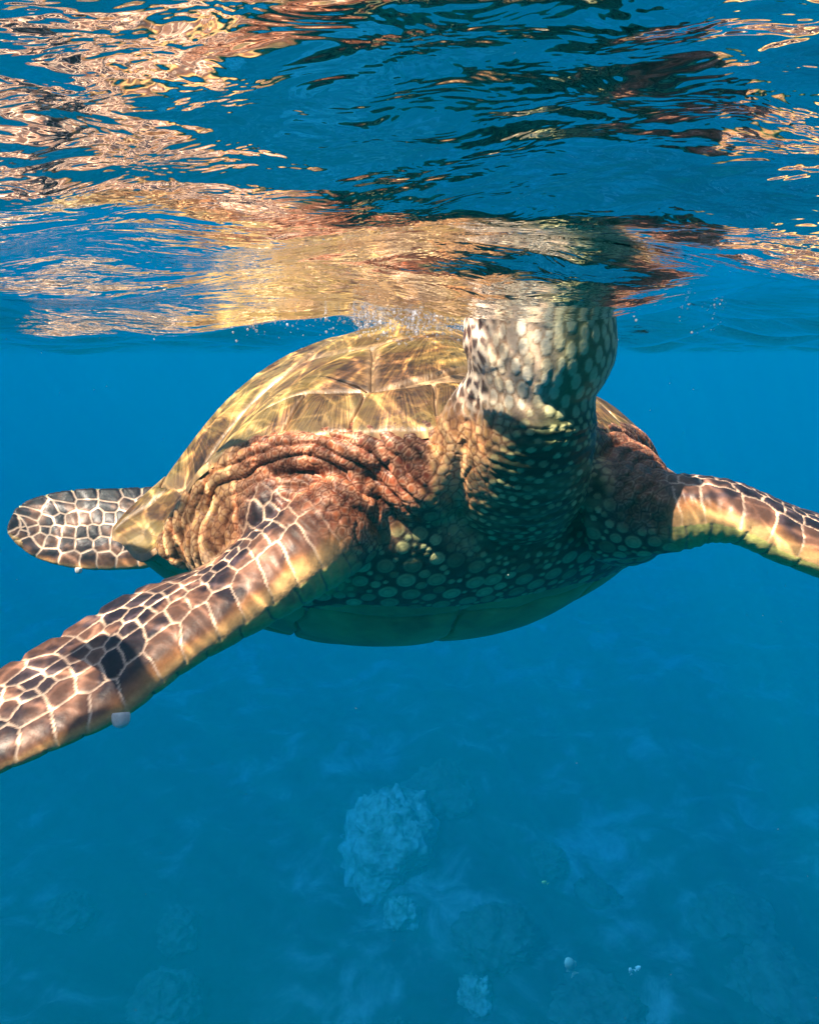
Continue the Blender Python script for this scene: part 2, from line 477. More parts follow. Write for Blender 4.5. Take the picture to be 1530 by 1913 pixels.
def build_carapace():
    nphi, nr = 220, 46
    phi = np.linspace(0, 2 * math.pi, nphi, endpoint=False)[:, None]
    r = np.linspace(.0, 1, nr)[None, :]
    a, b = on_ring(phi, r)
    top = TL(a, b, dome(a, b) - .001)
    under = []
    for rr, dc in ((1.003, -.003), (1.0, -.007), (.97, -.011), (.90, -.014), (.80, -.012)):
        a2, b2 = on_ring(phi, np.array([[rr]])); under.append(TL(a2, b2, dome(a2, b2) + dc))
    V = np.concatenate([top] + under, 1)
    car = obj('carapace', grid_mesh('carapace', V, closed_u=True), SEAM, turtle)
    ak = [.275, .15, -.01, -.18, -.34, -.475]
    cb = [.115, .085, .085, .085, .08, .06]
    mid = [(ak[i] + ak[i + 1]) / 2 for i in range(5)]
    lb = [.11, .165, .165, .15, .11]
    def ringpt(phi_, r_=.835): 
        x, y = on_ring(np.array([phi_]), np.array([r_])); return (float(x[0]), float(y[0]))
    def phi_of(a_, b_): return math.atan2(b_, a_)
    # vertebral scutes
    for k in range(5):
        pts = [(ak[k], -cb[k]), (ak[k], cb[k]), (mid[k], lb[k]), (ak[k + 1], cb[k + 1]), (ak[k + 1], -cb[k + 1]), (mid[k], -lb[k])]
        if k == 0: pts = [(ak[0], -cb[0]), (ak[0] + .012, 0), (ak[0], cb[0]), (ak[1], cb[1]), (ak[1], -cb[1])]
        scute_piece(pts, dome, SCUTE, car, hub=(mid[k] - .05, 0))
    # costal scutes
    for sgn in (1, -1):
        outer = [phi_of(ak[0], cb[0]), phi_of(mid[1] + .03, .40), phi_of(mid[2] - .03, .40), phi_of(mid[3] - .06, .30), phi_of(ak[5], cb[5])]
        inner = [[(ak[0], cb[0]), (ak[1], cb[1]), (mid[1], lb[1])], [(mid[1], lb[1]), (ak[2], cb[2]), (mid[2], lb[2])],
                 [(mid[2], lb[2]), (ak[3], cb[3]), (mid[3], lb[3])], [(mid[3], lb[3]), (ak[4], cb[4]), (mid[4], lb[4]), (ak[5], cb[5])]]
        for j in range(4):
            arc = [ringpt(f) for f in np.linspace(outer[j + 1], outer[j], 14)]
            pts = inner[j] + arc
            pts = [(x, y * sgn) for x, y in pts]
            if sgn < 0: pts = pts[::-1]
            c_ = np.mean(pts, 0)
            scute_piece(pts, dome, SCUTE, car, hub=(c_[0] - .09, c_[1] + .02 * sgn))
        # marginal scutes
        ph = np.r_[.0, np.linspace(.16, math.pi, 12)]
        for j in range(len(ph) - 1):
            ins = [ringpt(f, .838) for f in np.linspace(ph[j], ph[j + 1], 8)]
            outs = [ringpt(f, 1.006) for f in np.linspace(ph[j + 1], ph[j], 8)]
            pts = [(x, y * sgn) for x, y in ins + outs]
            if sgn < 0: pts = pts[::-1]
            c_ = np.mean(pts, 0)
            scute_piece(pts, dome, SCUTE, car, lift=.005, hub=(c_[0] * .8, c_[1] * .8), rings=6)
    return car
build_carapace()

PA, PB, PW, PD = .290, .50, .435, .180
def prho(a, b):
    """Distance from the middle as a share of the belly plate's outline, notched in front for the arms."""
    w = np.where(a >= 0, .372 + (PW - .372) * smooth(.13, .0, a), PW)
    n = np.where(a >= 0, 2.5, 2.1)
    return (np.abs(a / np.where(a >= 0, PA, PB)) ** n + np.abs(b / w) ** n) ** (1 / n)
def pring(phi, r):
    ca, sb = np.cos(phi) + 0 * r, np.sin(phi) + 0 * r
    lo = np.zeros(ca.shape); hi = np.ones(ca.shape) * .8
    for _ in range(36):
        m = (lo + hi) / 2; t = prho(ca * m, sb * m) < r
        lo = np.where(t, m, lo); hi = np.where(t, hi, m)
    return ca * lo, sb * lo
def keel(a, b):
    r = np.clip(prho(a, b), 0, 1)
    base = -.018 - .030 * smooth(0, .22, a)
    return base - (PD + base + .018) * (1 - r ** 2.6)
def build_plastron():
    nphi, nr = 160, 30
    phi = np.linspace(0, 2 * math.pi, nphi, endpoint=False)[:, None]
    r = np.linspace(0, .985, nr)[None, :]
    a, b = pring(phi, r)
    V = TL(a, b, keel(a, b) + .002)
    top = TL(a[:, -1:], b[:, -1:], keel(a[:, -1:], b[:, -1:]) + .02)
    V = np.concatenate([V, top], 1)
    pl = obj('plastron', grid_mesh('plastron', V[::-1], closed_u=True), SEAM, turtle)
    cuts = [.60, .215, .07, -.08, -.24, -.60]
    for sgn in (1, -1):
        for i in range(5):
            for b0, b1 in ((.0, .20), (.20, .6)):
                # clip a plan rectangle against the rim, walking its border
                pts = []
                poly = [(cuts[i], b0), (cuts[i], b1), (cuts[i + 1], b1), (cuts[i + 1], b0)]
                for q in range(4):
                    x0, y0 = poly[q]; x1, y1 = poly[(q + 1) % 4]
                    for t in np.linspace(0, 1, 24, endpoint=False):
                        x, y = x0 + (x1 - x0) * t, y0 + (y1 - y0) * t
                        k = float(prho(np.array(x), np.array(y)))
                        if k > .975:
                            lo_, hi_ = 0.0, 1.0
                            for _ in range(24):
                                mm = (lo_ + hi_) / 2
                                if float(prho(np.array(x * mm), np.array(y * mm))) < .975: lo_ = mm
                                else: hi_ = mm
                            x, y = x * lo_, y * lo_
                        pts.append((x, y * sgn))
                P = np.array(pts)
                # drop plates the rim squeezes to nothing
                ar = .5 * abs(np.dot(P[:, 0], np.roll(P[:, 1], 1)) - np.dot(P[:, 1], np.roll(P[:, 0], 1)))
                if ar < 4e-4: continue
                if sgn < 0: P = P[::-1]
                scute_piece(P, keel, PLAS, pl, lift=.004, gap=.0016, rings=8, sign=-1.0)
build_plastron()

# ---- the soft body: limbs, neck and chest as one continuous skin
def spline(ctrl, n):
    """Catmull-Rom through the control rows."""
    P = np.asarray(ctrl, float); k = len(P)
    P = np.vstack([2 * P[0] - P[1], P, 2 * P[-1] - P[-2]])
    t = np.linspace(0, k - 1, n); i = np.minimum(t.astype(int), k - 2); f = (t - i)[:, None]
    p0, p1, p2, p3 = P[i], P[i + 1], P[i + 2], P[i + 3]
    return .5 * (2 * p1 + (p2 - p0) * f + (2 * p0 - 5 * p1 + 4 * p2 - p3) * f ** 2 + (3 * p1 - p0 - 3 * p2 + p3) * f ** 3)

class Blade:
    """A flipper: leading and trailing edge curves, a thickness, a lens section with a blunt front."""
    def __init__(self, lead, trail, th, up, n=120, m=48):
        self.n = n
        Lc = spline([at(*p) for p in lead], n); Tc = spline([at(*p) for p in trail], n)
        self.mid = (Lc + Tc) / 2; ch = (Tc - Lc) / 2
        self.hw = np.linalg.norm(ch, axis=1); self.c = ch / self.hw[:, None]
        tg = np.gradient(self.mid, axis=0); tg /= np.linalg.norm(tg, axis=1)[:, None]
        nr = np.cross(self.c, tg); nr /= np.linalg.norm(nr, axis=1)[:, None]
        flip = np.sign((nr * np.asarray(up)).sum(1)); self.nrm = nr * flip[:, None]
        self.tg = np.cross(self.nrm, self.c); self.tg *= np.sign((self.tg * tg).sum(1))[:, None]
        self.th = np.interp(np.linspace(0, 1, n), np.linspace(0, 1, len(th)), th)
        self.arc = np.r_[0, np.cumsum(np.linalg.norm(np.diff(self.mid, axis=0), axis=1))]; self.L = self.arc[-1]
        t = np.linspace(0, 2 * math.pi, m, endpoint=False)
        x = np.cos(t); prof = np.sign(np.sin(t)) * np.sqrt(np.clip(1 - x * x, 0, 1)) * (1 - .38 * x)
        self.V = self.mid[:, None] + self.c[:, None] * (x[None, :, None] * self.hw[:, None, None]) + self.nrm[:, None] * (prof[None, :, None] * self.th[:, None, None])
    def project(self, P):
        kd = KDTree(self.n)
        best = np.zeros(len(P), int)
        for lo in range(0, len(P), 40000):
            q = P[lo:lo + 40000]
            d = ((q[:, None] - self.mid[None]) ** 2).sum(-1)
            best[lo:lo + 40000] = d.argmin(1)
        for _ in range(3):          # slide to the section whose plane holds the point
            dv = P - self.mid[best]; al = (dv * self.tg[best]).sum(1)
            step = np.round(al / (self.L / self.n) * .7).astype(int)
            best = np.clip(best + step, 0, self.n - 1)
        dv = P - self.mid[best]
        s = self.arc[best] + (dv * self.tg[best]).sum(1)
        x = (dv * self.c[best]).sum(1) / self.hw[best]
        z = (dv * self.nrm[best]).sum(1) / self.th[best]
        off = np.sqrt(np.maximum(np.abs(x) - 1, 0) ** 2 * self.hw[best] ** 2 + np.maximum(np.abs(z) - 1.4, 0) ** 2 * self.th[best] ** 2)
        return s, x, z, off, self.hw[best]

class Tube:
    def __init__(self, rows, n=90, m=48, fwd=(0, -1, 0)):
        """rows: centre xyz, half width, half depth."""
        R = spline(rows, n); self.n = n
        self.mid = R[:, :3]; self.w = R[:, 3]; self.d = R[:, 4]
        tg = np.gradient(self.mid, axis=0); tg /= np.linalg.norm(tg, axis=1)[:, None]; self.tg = tg
        f = np.asarray(fwd, float); fr = f - tg * (tg @ f)[:, None]; fr /= np.linalg.norm(fr, axis=1)[:, None]; self.f = fr
        self.r = np.cross(tg, fr)
        t = np.linspace(0, 2 * math.pi, m, endpoint=False)
        self.V = self.mid[:, None] + self.r[:, None] * (np.cos(t)[None, :, None] * self.w[:, None, None]) + self.f[:, None] * (np.sin(t)[None, :, None] * self.d[:, None, None])
        self.arc = np.r_[0, np.cumsum(np.linalg.norm(np.diff(self.mid, axis=0), axis=1))]
    def project(self, P):
        best = np.zeros(len(P), int)
        for lo in range(0, len(P), 40000):
            q = P[lo:lo + 40000]; best[lo:lo + 40000] = ((q[:, None] - self.mid[None]) ** 2).sum(-1).argmin(1)
        dv = P - self.mid[best]
        x = (dv * self.r[best]).sum(1) / self.w[best]; y = (dv * self.f[best]).sum(1) / self.d[best]
        return self.arc[best] + (dv * self.tg[best]).sum(1), x, y, np.hypot(x, y)

def tube_geo(V):
    n, m = V.shape[:2]
    verts = list(V.reshape(-1, 3)); faces = []
    for i in range(n - 1):
        for j in range(m):
            faces.append((i * m + j, i * m + (j + 1) % m, (i + 1) * m + (j + 1) % m, (i + 1) * m + j))
    faces.append(tuple(range(m - 1, -1, -1))); faces.append(tuple((n - 1) * m + j for j in range(m)))
    return verts, faces
def ellipsoid(c, ax, n=28, m=40):
    th = np.linspace(.02, math.pi - .02, n)[:, None]; ph = np.linspace(0, 2 * math.pi, m, endpoint=False)[None]
    A, B, D = [np.asarray(v, float) for v in ax]
    return np.asarray(c) + A * (np.sin(th) * np.cos(ph))[..., None] + B * (np.sin(th) * np.sin(ph))[..., None] + D * (np.cos(th) + 0 * ph)[..., None]

front_near = Blade(
    [(770, 955, .82), (715, 975, .765), (620, 1052, .715), (485, 1148, .665), (350, 1240, .625), (230, 1335, .585), (100, 1398, .555), (-30, 1452, .535), (-200, 1500, .525), (-420, 1500, .53)],
    [(600, 890, .92), (565, 918, .895), (480, 990, .855), (378, 1066, .80), (245, 1113, .745), (120, 1185, .69), (0, 1256, .64), (-120, 1330, .605), (-270, 1420, .57), (-425, 1490, .535)],
    [.066, .060, .046, .031, .022, .016, .013, .011, .008, .004], (0, -.5, 1))
front_far = Blade(
    [(1090, 975, .80), (1165, 985, .775), (1250, 985, .75), (1330, 978, .73), (1400, 995, .715), (1465, 1030, .70), (1540, 1062, .69), (1680, 1130, .68), (1850, 1230, .70), (1980, 1320, .73)],
    [(1130, 905, .93), (1180, 900, .90), (1255, 912, .87), (1340, 912, .85), (1400, 925, .835), (1465, 948, .825), (1545, 975, .82), (1680, 1040, .80), (1850, 1150, .79), (1985, 1300, .74)],
    [.062, .056, .042, .031, .026, .024, .022, .018, .011, .004], (0, -.3, 1))
hind_near = Blade(
    [(430, 1020, 1.42), (300, 1056, 1.40), (220, 1064, 1.39), (145, 1062, 1.385), (80, 1047, 1.38), (38, 1022, 1.38), (16, 998, 1.385)],
    [(430, 915, 1.50), (300, 912, 1.50), (220, 914, 1.49), (140, 916, 1.48), (70, 930, 1.46), (30, 952, 1.43), (13, 984, 1.39)],
    [.035, .024, .017, .013, .010, .008, .004], (0, -1, .6))
# its twin on the far side, mirrored in the animal's midplane
V2 = hind_near.V - TC; V2 = V2 - 2 * (V2 @ TR)[..., None] * TR + TC

def nk(u, v, Y, w, d): return (*at(u, v, Y), w, d)
neck = Tube([nk(925, 965, .93, .10, .07), nk(948, 925, .865, .090, .072), nk(964, 875, .800, .083, .076), nk(984, 800, .748, .0715, .070),
             nk(993, 720, .738, .0655, .066), nk(1006, 655, .728, .0755, .070), nk(1004, 585, .722, .0730, .072), nk(1000, 520, .715, .070, .072),
             (*(at(1000, 460, .705)), .062, .066), (*(at(1000, 395, .69)), .056, .060), (*(at(1000, 345, .67)), .043, .046), (*(at(1000, 315, .65)), .020, .022)])
chest = ellipsoid(TC + TL(.135, 0, -.027), (TF * .190 + TU * .040, TR * .35, TU * .120 - TF * .02))
axilla = ellipsoid(at(1120, 1000, .93), (np.array((.105, .0, .02)), np.array((0, .13, 0)), np.array((-.02, 0, .055))))
chest_far = ellipsoid(TC + TL(.10, -.16, -.020), (TF * .17 + TU * .03, TR * .25, TU * .10))
hollow = ellipsoid(at(785, 885, .825), (np.array((.07, 0, 0)), np.array((0, .08, 0)), np.array((0, 0, .065))))
core = ellipsoid(TC + TL(-.10, 0, .02), (TF * .36, TR * .20, TU * .08))
sh_near = ellipsoid(at(620, 925, .875), (np.array((.155, .00, .02)), np.array((.0, .115, .0)), np.array((-.01, .02, .085))))
sh_far = ellipsoid(at(1150, 935, .90), (np.array((.072, .0, -.03)), np.array((0, .10, 0)), np.array((.02, 0, .078))))
fold_near = Tube([nk(760, 960, .83, .040, .045), nk(805, 905, .80, .038, .045), nk(850, 830, .775, .032, .04), nk(885, 760, .745, .026, .032), nk(905, 700, .72, .014, .02)])
_cf = np.linspace(-1.25, 1.25, 15); _ca, _cb = on_ring(_cf, np.full(15, .93))
collar = Tube([(*(TC + TL(a_, b_, float(dome(np.array(a_), np.array(b_))) - .040)), .034, .034) for a_, b_ in zip(_ca, _cb)], fwd=(0, 0, 1))
haunch = ellipsoid(TC + TL(-.33, 0, -.02), (TF * .13, TR * .25, TU * .06))

def build_body():
    pieces = [front_near.V, front_far.V, hind_near.V, V2, neck.V, chest, core, sh_near, sh_far, fold_near.V, haunch, collar.V, hollow, chest_far]
    verts, faces = [], []
    for V in pieces:
        v, f = tube_geo(V); o = len(verts); verts += v; faces += [tuple(i + o for i in q) for q in f]
    src = make_mesh('body_source', np.array(verts) - TC, faces)
    # consistent outward winding
    import bmesh
    bm = bmesh.new(); bm.from_mesh(src); bmesh.ops.recalc_face_normals(bm, faces=bm.faces); bm.to_mesh(src); bm.free()
    tmp = bpy.data.objects.new('body_source', src); COL.objects.link(tmp)
    rm = tmp.modifiers.new('r', 'REMESH'); rm.mode = 'VOXEL'; rm.voxel_size = VOX
    sm = tmp.modifiers.new('s', 'SMOOTH'); sm.factor = .5; sm.iterations = 14
    dg = bpy.context.evaluated_depsgraph_get()
    me = bpy.data.meshes.new_from_object(tmp.evaluated_get(dg))
    bpy.data.objects.remove(tmp); bpy.data.meshes.remove(src)
    n = len(me.vertices)
    P = np.zeros(n * 3, dtype=np.float32); me.vertices.foreach_get('co', P); P = P.reshape(-1, 3).astype(np.float64) + TC
    Nn = np.zeros(n * 3, dtype=np.float32); me.vertices.foreach_get('normal', Nn); Nn = Nn.reshape(-1, 3).astype(np.float64)
    disp = np.zeros(n); col = np.zeros((n, 3))

    # ---------- where on the animal is each point
    ns, nx, ny, nrad = neck.project(P)
    neckw = smooth(1.55, 1.12, nrad) * smooth(.02, .10, ns)
    fw = np.zeros(n); 
    big = [(front_near, .085, .05, 'f'), (front_far, .075, .04, 'f'), (hind_near, -.1, .01, 'h')]
    proj = []
    for B, s0, ds, kind in big:
        s, x, z, off, hw = B.project(P)
        w = smooth(s0, s0 + ds, s) * smooth(.020, .006, off)
        if kind == 'f': w = w * (1 - smooth(.15, .55, x) * smooth(.26, .16, s))
        proj.append((B, s, x, z, hw, w, kind))

    # ---------- general skin: scattered scales
    C3 = lambda *c: np.array(c, float)
    front = np.clip(-Nn[:, 1], 0, 1)
    zrel = P[:, 2]
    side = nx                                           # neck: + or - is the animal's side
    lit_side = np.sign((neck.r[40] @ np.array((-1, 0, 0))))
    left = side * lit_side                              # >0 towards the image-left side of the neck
    wob = (fbm(P * 14, 3, 77) - .5)
    # pebbled (throat, chest) against tiled (neck sides, shoulders)
    sh_d = np.minimum(np.linalg.norm((P - at(600, 900, .84)) / np.array((.26, .2, .12)), axis=1), 9)
    tiled_neck = neckw * smooth(.42, .72, left * 1.0 + wob * .6) * smooth(-.10, -.13, zrel)
    upperneck = neckw * smooth(-.135, -.10, zrel + wob * .03)
    pt_c = at(640, 880, .80); 
    shoulder_near = smooth(.02, -.05, P[:, 0] - at(790, 930, .78)[0] - np.clip((zrel + .235) * .9, -.02, .09) + wob * .08) * smooth(-.292, -.250, zrel + wob * .04 + .07 * smooth(-.14, -.24, P[:, 0]))
    shoulder_far = smooth(.215, .245, P[:, 0] + wob * .03) * smooth(-.275, -.235, zrel + wob * .03)
    tile = np.clip(np.maximum.reduce([shoulder_near, shoulder_far, tiled_neck, upperneck * .0 + 0]), 0, 1)
    throat = neckw * (1 - tile)
    # seeds
    samp = rng.permutation(n)[:90000]
    vis = samp[(P[samp, 1] < 1.05)]
    want = np.where(tile[vis] > .5, .0036, .0050) 
    want = np.where(upperneck[vis] > .5, .0052, want)
    want = np.where((throat[vis] > .5) & (upperneck[vis] < .5), .0042, want)
    u = rng.random(len(vis))
    chestm = (tile[vis] < .5) & (neckw[vis] < .5)
    want = np.where(chestm, .0026 + .0070 * u ** 3.4, want * (.75 + .5 * u))
    lowc = smooth(-.25, -.31, P[vis, 2])
    want = np.where(chestm, want * (1 + .35 * lowc), want)
    order = np.argsort(-want * (1 + .5 * rng.random(len(vis))))
    cell = .02; gridd = {}; SP_, SRr, SI = [], [], []
    for k in order:
        p = P[vis[k]]; r = want[k]; key = (int(math.floor(p[0] / cell)), int(math.floor(p[1] / cell)), int(math.floor(p[2] / cell)))
        ok = True
        for a in (-1, 0, 1):
            for b in (-1, 0, 1):
                for c in (-1, 0, 1):
                    for (q, rq) in gridd.get((key[0] + a, key[1] + b, key[2] + c), ()):
                        if (p[0] - q[0]) ** 2 + (p[1] - q[1]) ** 2 + (p[2] - q[2]) ** 2 < (.97 * (r + rq)) ** 2: ok = False; break
                    if not ok: break
                if not ok: break
            if not ok: break
        if ok:
            gridd.setdefault(key, []).append((p, r)); SP_.append(p); SRr.append(r)
    SPn = np.array(SP_); SRn = np.array(SRr); NS = len(SPn)
    kd = KDTree(NS)
    for i, p in enumerate(SPn): kd.insert(p, i)
    kd.balance()
    flipmax = np.maximum.reduce([q[5] for q in proj])
    need = np.where((flipmax < .98) & (P[:, 1] < 1.05))[0]
    K = 7
    idx = np.zeros((len(need), K), int)
    for j, i in enumerate(need):
        idx[j] = [t[1] for t in kd.find_n(P[i], K)]
    dv = P[need][:, None] - SPn[idx]
    # scales of the raised throat are drawn out along the neck
    along = neck.tg[np.clip((ns[need] / neck.arc[-1] * neck.n).astype(int), 0, neck.n - 1)]
    comp = (dv * along[:, None]).sum(-1)
    stretch = 1 - .42 * upperneck[need]
    squash = 1 + .35 * (throat[need] * (1 - upperneck[need]))
    d2 = (dv ** 2).sum(-1) + comp ** 2 * ((stretch * squash) ** 2 - 1)[:, None]
    d2 = np.maximum(d2, 1e-10)
    rr = SRn[idx]
    pw = d2 - rr ** 2
    o2 = np.argsort(pw, 1); ar = np.arange(len(need))
    i1, i2 = o2[:, 0], o2[:, 1]
    sep = np.linalg.norm(SPn[idx[ar, i1]] - SPn[idx[ar, i2]], axis=1)
    e = (pw[ar, i2] - pw[ar, i1]) / (2 * np.maximum(sep, 1e-4))
    dn = np.sqrt(d2[ar, i1]) / rr[ar, i1]; cid = idx[ar, i1]; cr = rr[ar, i1]
    crnd = rng.random(NS)[cid]; crnd2 = rng.random(NS)[cid]
    big_n = fbm(P[need] * 9, 4, 3); fine = fbm(P[need] * 120, 3, 5)
    seam = smooth(.0001, .0016, e)                     # 0 in the groove
    dome_ = np.clip(1 - dn ** 2, 0, 1)
    # tile colours
    t_ = tile[need]; un = upperneck[need]; th_ = throat[need]
    red = lerp(C3(.22, .052, .024), C3(.36, .115, .046), crnd[:, None])
    red = lerp(red, C3(.10, .045, .04), (smooth(.45, .65, big_n) * .8)[:, None])
    rim = np.exp(-((e - .0016) / .0009) ** 2)
    tan = lerp(C3(.52, .27, .10), C3(.70, .43, .20), crnd[:, None])
    isneck = smooth(.3, .7, neckw[need]) 
    edge_or = smooth(at(480, 960, .80)[0], at(400, 1000, .82)[0], P[need, 0])       # orange rim skin by the shell corner
    foldl = smooth(.55, 1.0, np.exp(-((P[need] - at(855, 830, .74)) ** 2 / np.array((.035, .06, .06)) ** 2).sum(1)) * 1.6)
    tcol = lerp(red, tan, np.clip(isneck + edge_or + foldl, 0, 1)[:, None])
    tcol = lerp(tcol, C3(.62, .40, .26), (rim * .55)[:, None])
    tcol = lerp(tcol * C3(.42, .30, .27), tcol, seam[:, None])
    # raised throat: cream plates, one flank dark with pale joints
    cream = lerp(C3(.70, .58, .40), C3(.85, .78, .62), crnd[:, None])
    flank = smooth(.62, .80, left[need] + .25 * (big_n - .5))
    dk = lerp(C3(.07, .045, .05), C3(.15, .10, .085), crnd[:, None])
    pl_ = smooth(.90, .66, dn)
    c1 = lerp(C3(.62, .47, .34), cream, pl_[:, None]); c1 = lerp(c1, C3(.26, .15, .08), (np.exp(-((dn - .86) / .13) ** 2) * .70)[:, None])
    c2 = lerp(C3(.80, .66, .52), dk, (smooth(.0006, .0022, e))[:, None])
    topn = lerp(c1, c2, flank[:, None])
    topn = lerp(topn, lerp(C3(.16, .18, .07), C3(.56, .58, .30), pl_[:, None]), (smooth(.25, -.35, left[need]))[:, None])  # neck's shade put into the colour: plates turn dark green away from the sun
    # throat and chest: pale pebbles in near-black skin
    pmask = smooth(1.0, .78, dn)
    pale = lerp(C3(.17, .175, .085), C3(.52, .53, .25), crnd[:, None])
    ring = np.exp(-((dn - .55) / .12) ** 2) * (cr > .007)
    pale = pale * (1 - .35 * ring[:, None])
    skin = lerp(C3(.012, .016, .016), C3(.04, .045, .035), fine[:, None])
    thr_skin = lerp(C3(.03, .042, .022), C3(.15, .18, .08), (smooth(.45, .8, fbm(P[need] * np.array((14, 14, 75.)), 3, 41)))[:, None])
    skin = lerp(skin, thr_skin, (th_ * (1 - un))[:, None])
    hole = (crnd2 < .18)[:, None] * (cr < .006)[:, None]
    pcol = lerp(skin, np.where(hole, skin * 1.6, pale), pmask[:, None])
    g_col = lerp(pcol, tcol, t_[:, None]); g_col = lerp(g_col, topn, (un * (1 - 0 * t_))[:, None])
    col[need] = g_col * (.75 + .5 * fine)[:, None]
    # relief
    wr_c = at(560, 1010, .80)
    rd = np.linalg.norm((P[need] - wr_c) * np.array((1, .8, 1.25)), axis=1)
    wv = fbm(P[need] * 16, 3, 9)
    wrn = (1 - np.abs(np.sin((rd * 175) + wv * 6.5))) ** 2
    wrn = wrn * smooth(.06, .10, rd) * t_ * (1 - isneck) * (shoulder_near[need] > .2)
    rdf = np.linalg.norm((P[need] - at(1260, 980, .80)), axis=1)
    wrf = (1 - np.abs(np.sin(rdf * 200 + wv * 8))) ** 2 * (shoulder_far[need]) * t_
    thw = np.sin((ns[need] + .012 * (wv - .5) * 2) * 420) * th_ * (1 - un)
    g_d = t_ * (seam - .6) * .0005 + (1 - t_) * pmask * (.0004 + .05 * cr * dome_) + (wrn + wrf) * -.0046 + thw * .0010
    g_d = lerp(g_d, pl_ * .0004, un)
    g_d += (fbm(P[need] * 30, 3, 21) - .5) * .0016
    rg = 1 - np.abs(2 * fbm(P[need] * np.array((42, 42, 24.)), 3, 87) - 1); rg2 = smooth(.80, .99, rg)
    crease = rg2 * t_
    g_d -= crease * .0018
    disp[need] = g_d
    dark_w = np.clip(wrn + wrf + crease * .8, 0, 1)[:, None]
    col[need] = lerp(col[need], col[need] * C3(.35, .18, .14), dark_w * .8)

    # ---------- flippers: plates set in rows
    for bi, (B, s, x, z, hw, w, kind) in enumerate(proj):
        sel = np.where(w > .001)[0]
        if not len(sel): continue
        r2 = np.random.default_rng(90 + bi)
        if kind == 'f':
            up_rows = [(-.80, .034, .0165), (-.34, .026, .0125), (-.05, .017, .0085), (.20, .021, .010), (.48, .026, .012), (.83, .034, .015)]
            dn_rows = [(-.75, .032, .016), (-.3, .026, .012), (.1, .022, .011), (.5, .026, .012), (.85, .034, .014)]
        else:
            up_rows = [(-.82, .040, .019), (-.45, .030, .014), (-.15, .024, .012), (.2, .028, .013), (.52, .036, .016), (.85, .045, .018)]
            dn_rows = up_rows
        for sidev in (1, -1):
            m_ = sel[(z[sel] * sidev >= 0)]
            if not len(m_): continue
            sd = []
            for xr, sp, rad in (up_rows if sidev > 0 else dn_rows):
                q = -.05 + r2.uniform(0, sp)
                while q < B.L + .05:
                    if kind == 'f': k = lerp(.62, 1.0, smooth(.02, .22, q)) 
                    else: k = 1
                    hwq = float(np.interp(q, B.arc, B.hw))
                    sd.append((q + r2.normal(0, sp * .10), xr * hwq + r2.normal(0, rad * .14), rad * k * r2.uniform(.88, 1.12)))
                    q += sp * k * r2.uniform(.82, 1.2)
            sd = np.array(sd)
            fine = fbm(P[m_] * 140, 3, 55); mott = fbm(P[m_] * 26, 4, 31); soft = fbm(P[m_] * 60, 3, 33)
            wx = (vnoise(P[m_] * 70, 61) - .5) * .0035; wy = (vnoise(P[m_] * 70, 62) - .5) * .0016
            q1 = s[m_] + wx + .012 * (1 - x[m_] ** 2) ; q2 = x[m_] * hw[m_] + wy
            E = np.zeros(len(m_)); ID = np.zeros(len(m_), int); DN = np.zeros(len(m_)); OX = np.zeros(len(m_))
            for lo in range(0, len(m_), 30000):
                a1 = q1[lo:lo + 30000, None] - sd[None, :, 0]; a2 = q2[lo:lo + 30000, None] - sd[None, :, 1]
                pw_ = a1 ** 2 + a2 ** 2 - sd[None, :, 2] ** 2
                o_ = np.argpartition(pw_, 2, 1)[:, :3]
                pv = np.take_along_axis(pw_, o_, 1); so = np.argsort(pv, 1)
                o_ = np.take_along_axis(o_, so, 1); pv = np.take_along_axis(pv, so, 1)
                sp_ = np.hypot(sd[o_[:, 0], 0] - sd[o_[:, 1], 0], sd[o_[:, 0], 1] - sd[o_[:, 1], 1])
                E[lo:lo + 30000] = (pv[:, 1] - pv[:, 0]) / (2 * np.maximum(sp_, 1e-4)); ID[lo:lo + 30000] = o_[:, 0]
            cr_ = r2.random(len(sd))[ID]; cr2 = r2.random(len(sd))[ID]
            sw = .0009 if kind == 'f' else .0016
            sm_ = smooth(sw * .55, sw * 1.9, E + (soft - .5) * .0006)
            lead = smooth(-.80, -1.04, x[m_] + (mott - .5) * .55)
            if sidev > 0:
                dkc = lerp(C3(.022, .014, .023), C3(.080, .052, .056), (cr_ * .6 + .4 * smooth(.35, .7, mott))[:, None])
                pat = smooth(.50, .66, mott + (cr2 - .5) * .22 - .10 * smooth(-.2, -.8, x[m_]) * -1)
                dkc = lerp(dkc, C3(.30, .14, .085), (pat * .65)[:, None])
                dkc = lerp(dkc, C3(.52, .22, .08), (lead * .85)[:, None])
                dkc = lerp(dkc, dkc * .6, (smooth(.004, .009, E) * (1 - lead) * .6)[:, None])
                c_ = lerp(C3(.76, .52, .37), dkc, sm_[:, None])
                c_ = lerp(c_, C3(.66, .42, .18), (smooth(-.90, -1.0, x[m_]) * .75)[:, None])
            else:
                dkc = lerp(C3(.38, .37, .12), C3(.52, .50, .17), (cr_ * .5 + mott * .5)[:, None])
                dkc = lerp(dkc, C3(.16, .14, .09), (smooth(.55, .75, mott) * smooth(.0, .006, E) * .7)[:, None])
                c_ = lerp(C3(.22, .20, .12), dkc, sm_[:, None])
            c_ = c_ * (.78 + .44 * fine)[:, None]
            ww = w[m_][:, None]
            col[m_] = lerp(col[m_], c_, ww)
            wr_ = np.sin(s[m_] * 520 + (mott - .5) * 7) * smooth(.24, .10, s[m_]) * (kind == 'f') * .0007
            d_ = (sm_ - .5) * .0009 + smooth(0, .010, E) * .0007 + wr_ + (soft - .5) * .0010
            d_ = d_ + .004 * smooth(.80, 1.0, x[m_]) * (smooth(.0, .008, E) - .4)
            disp[m_] = lerp(disp[m_], d_, w[m_])
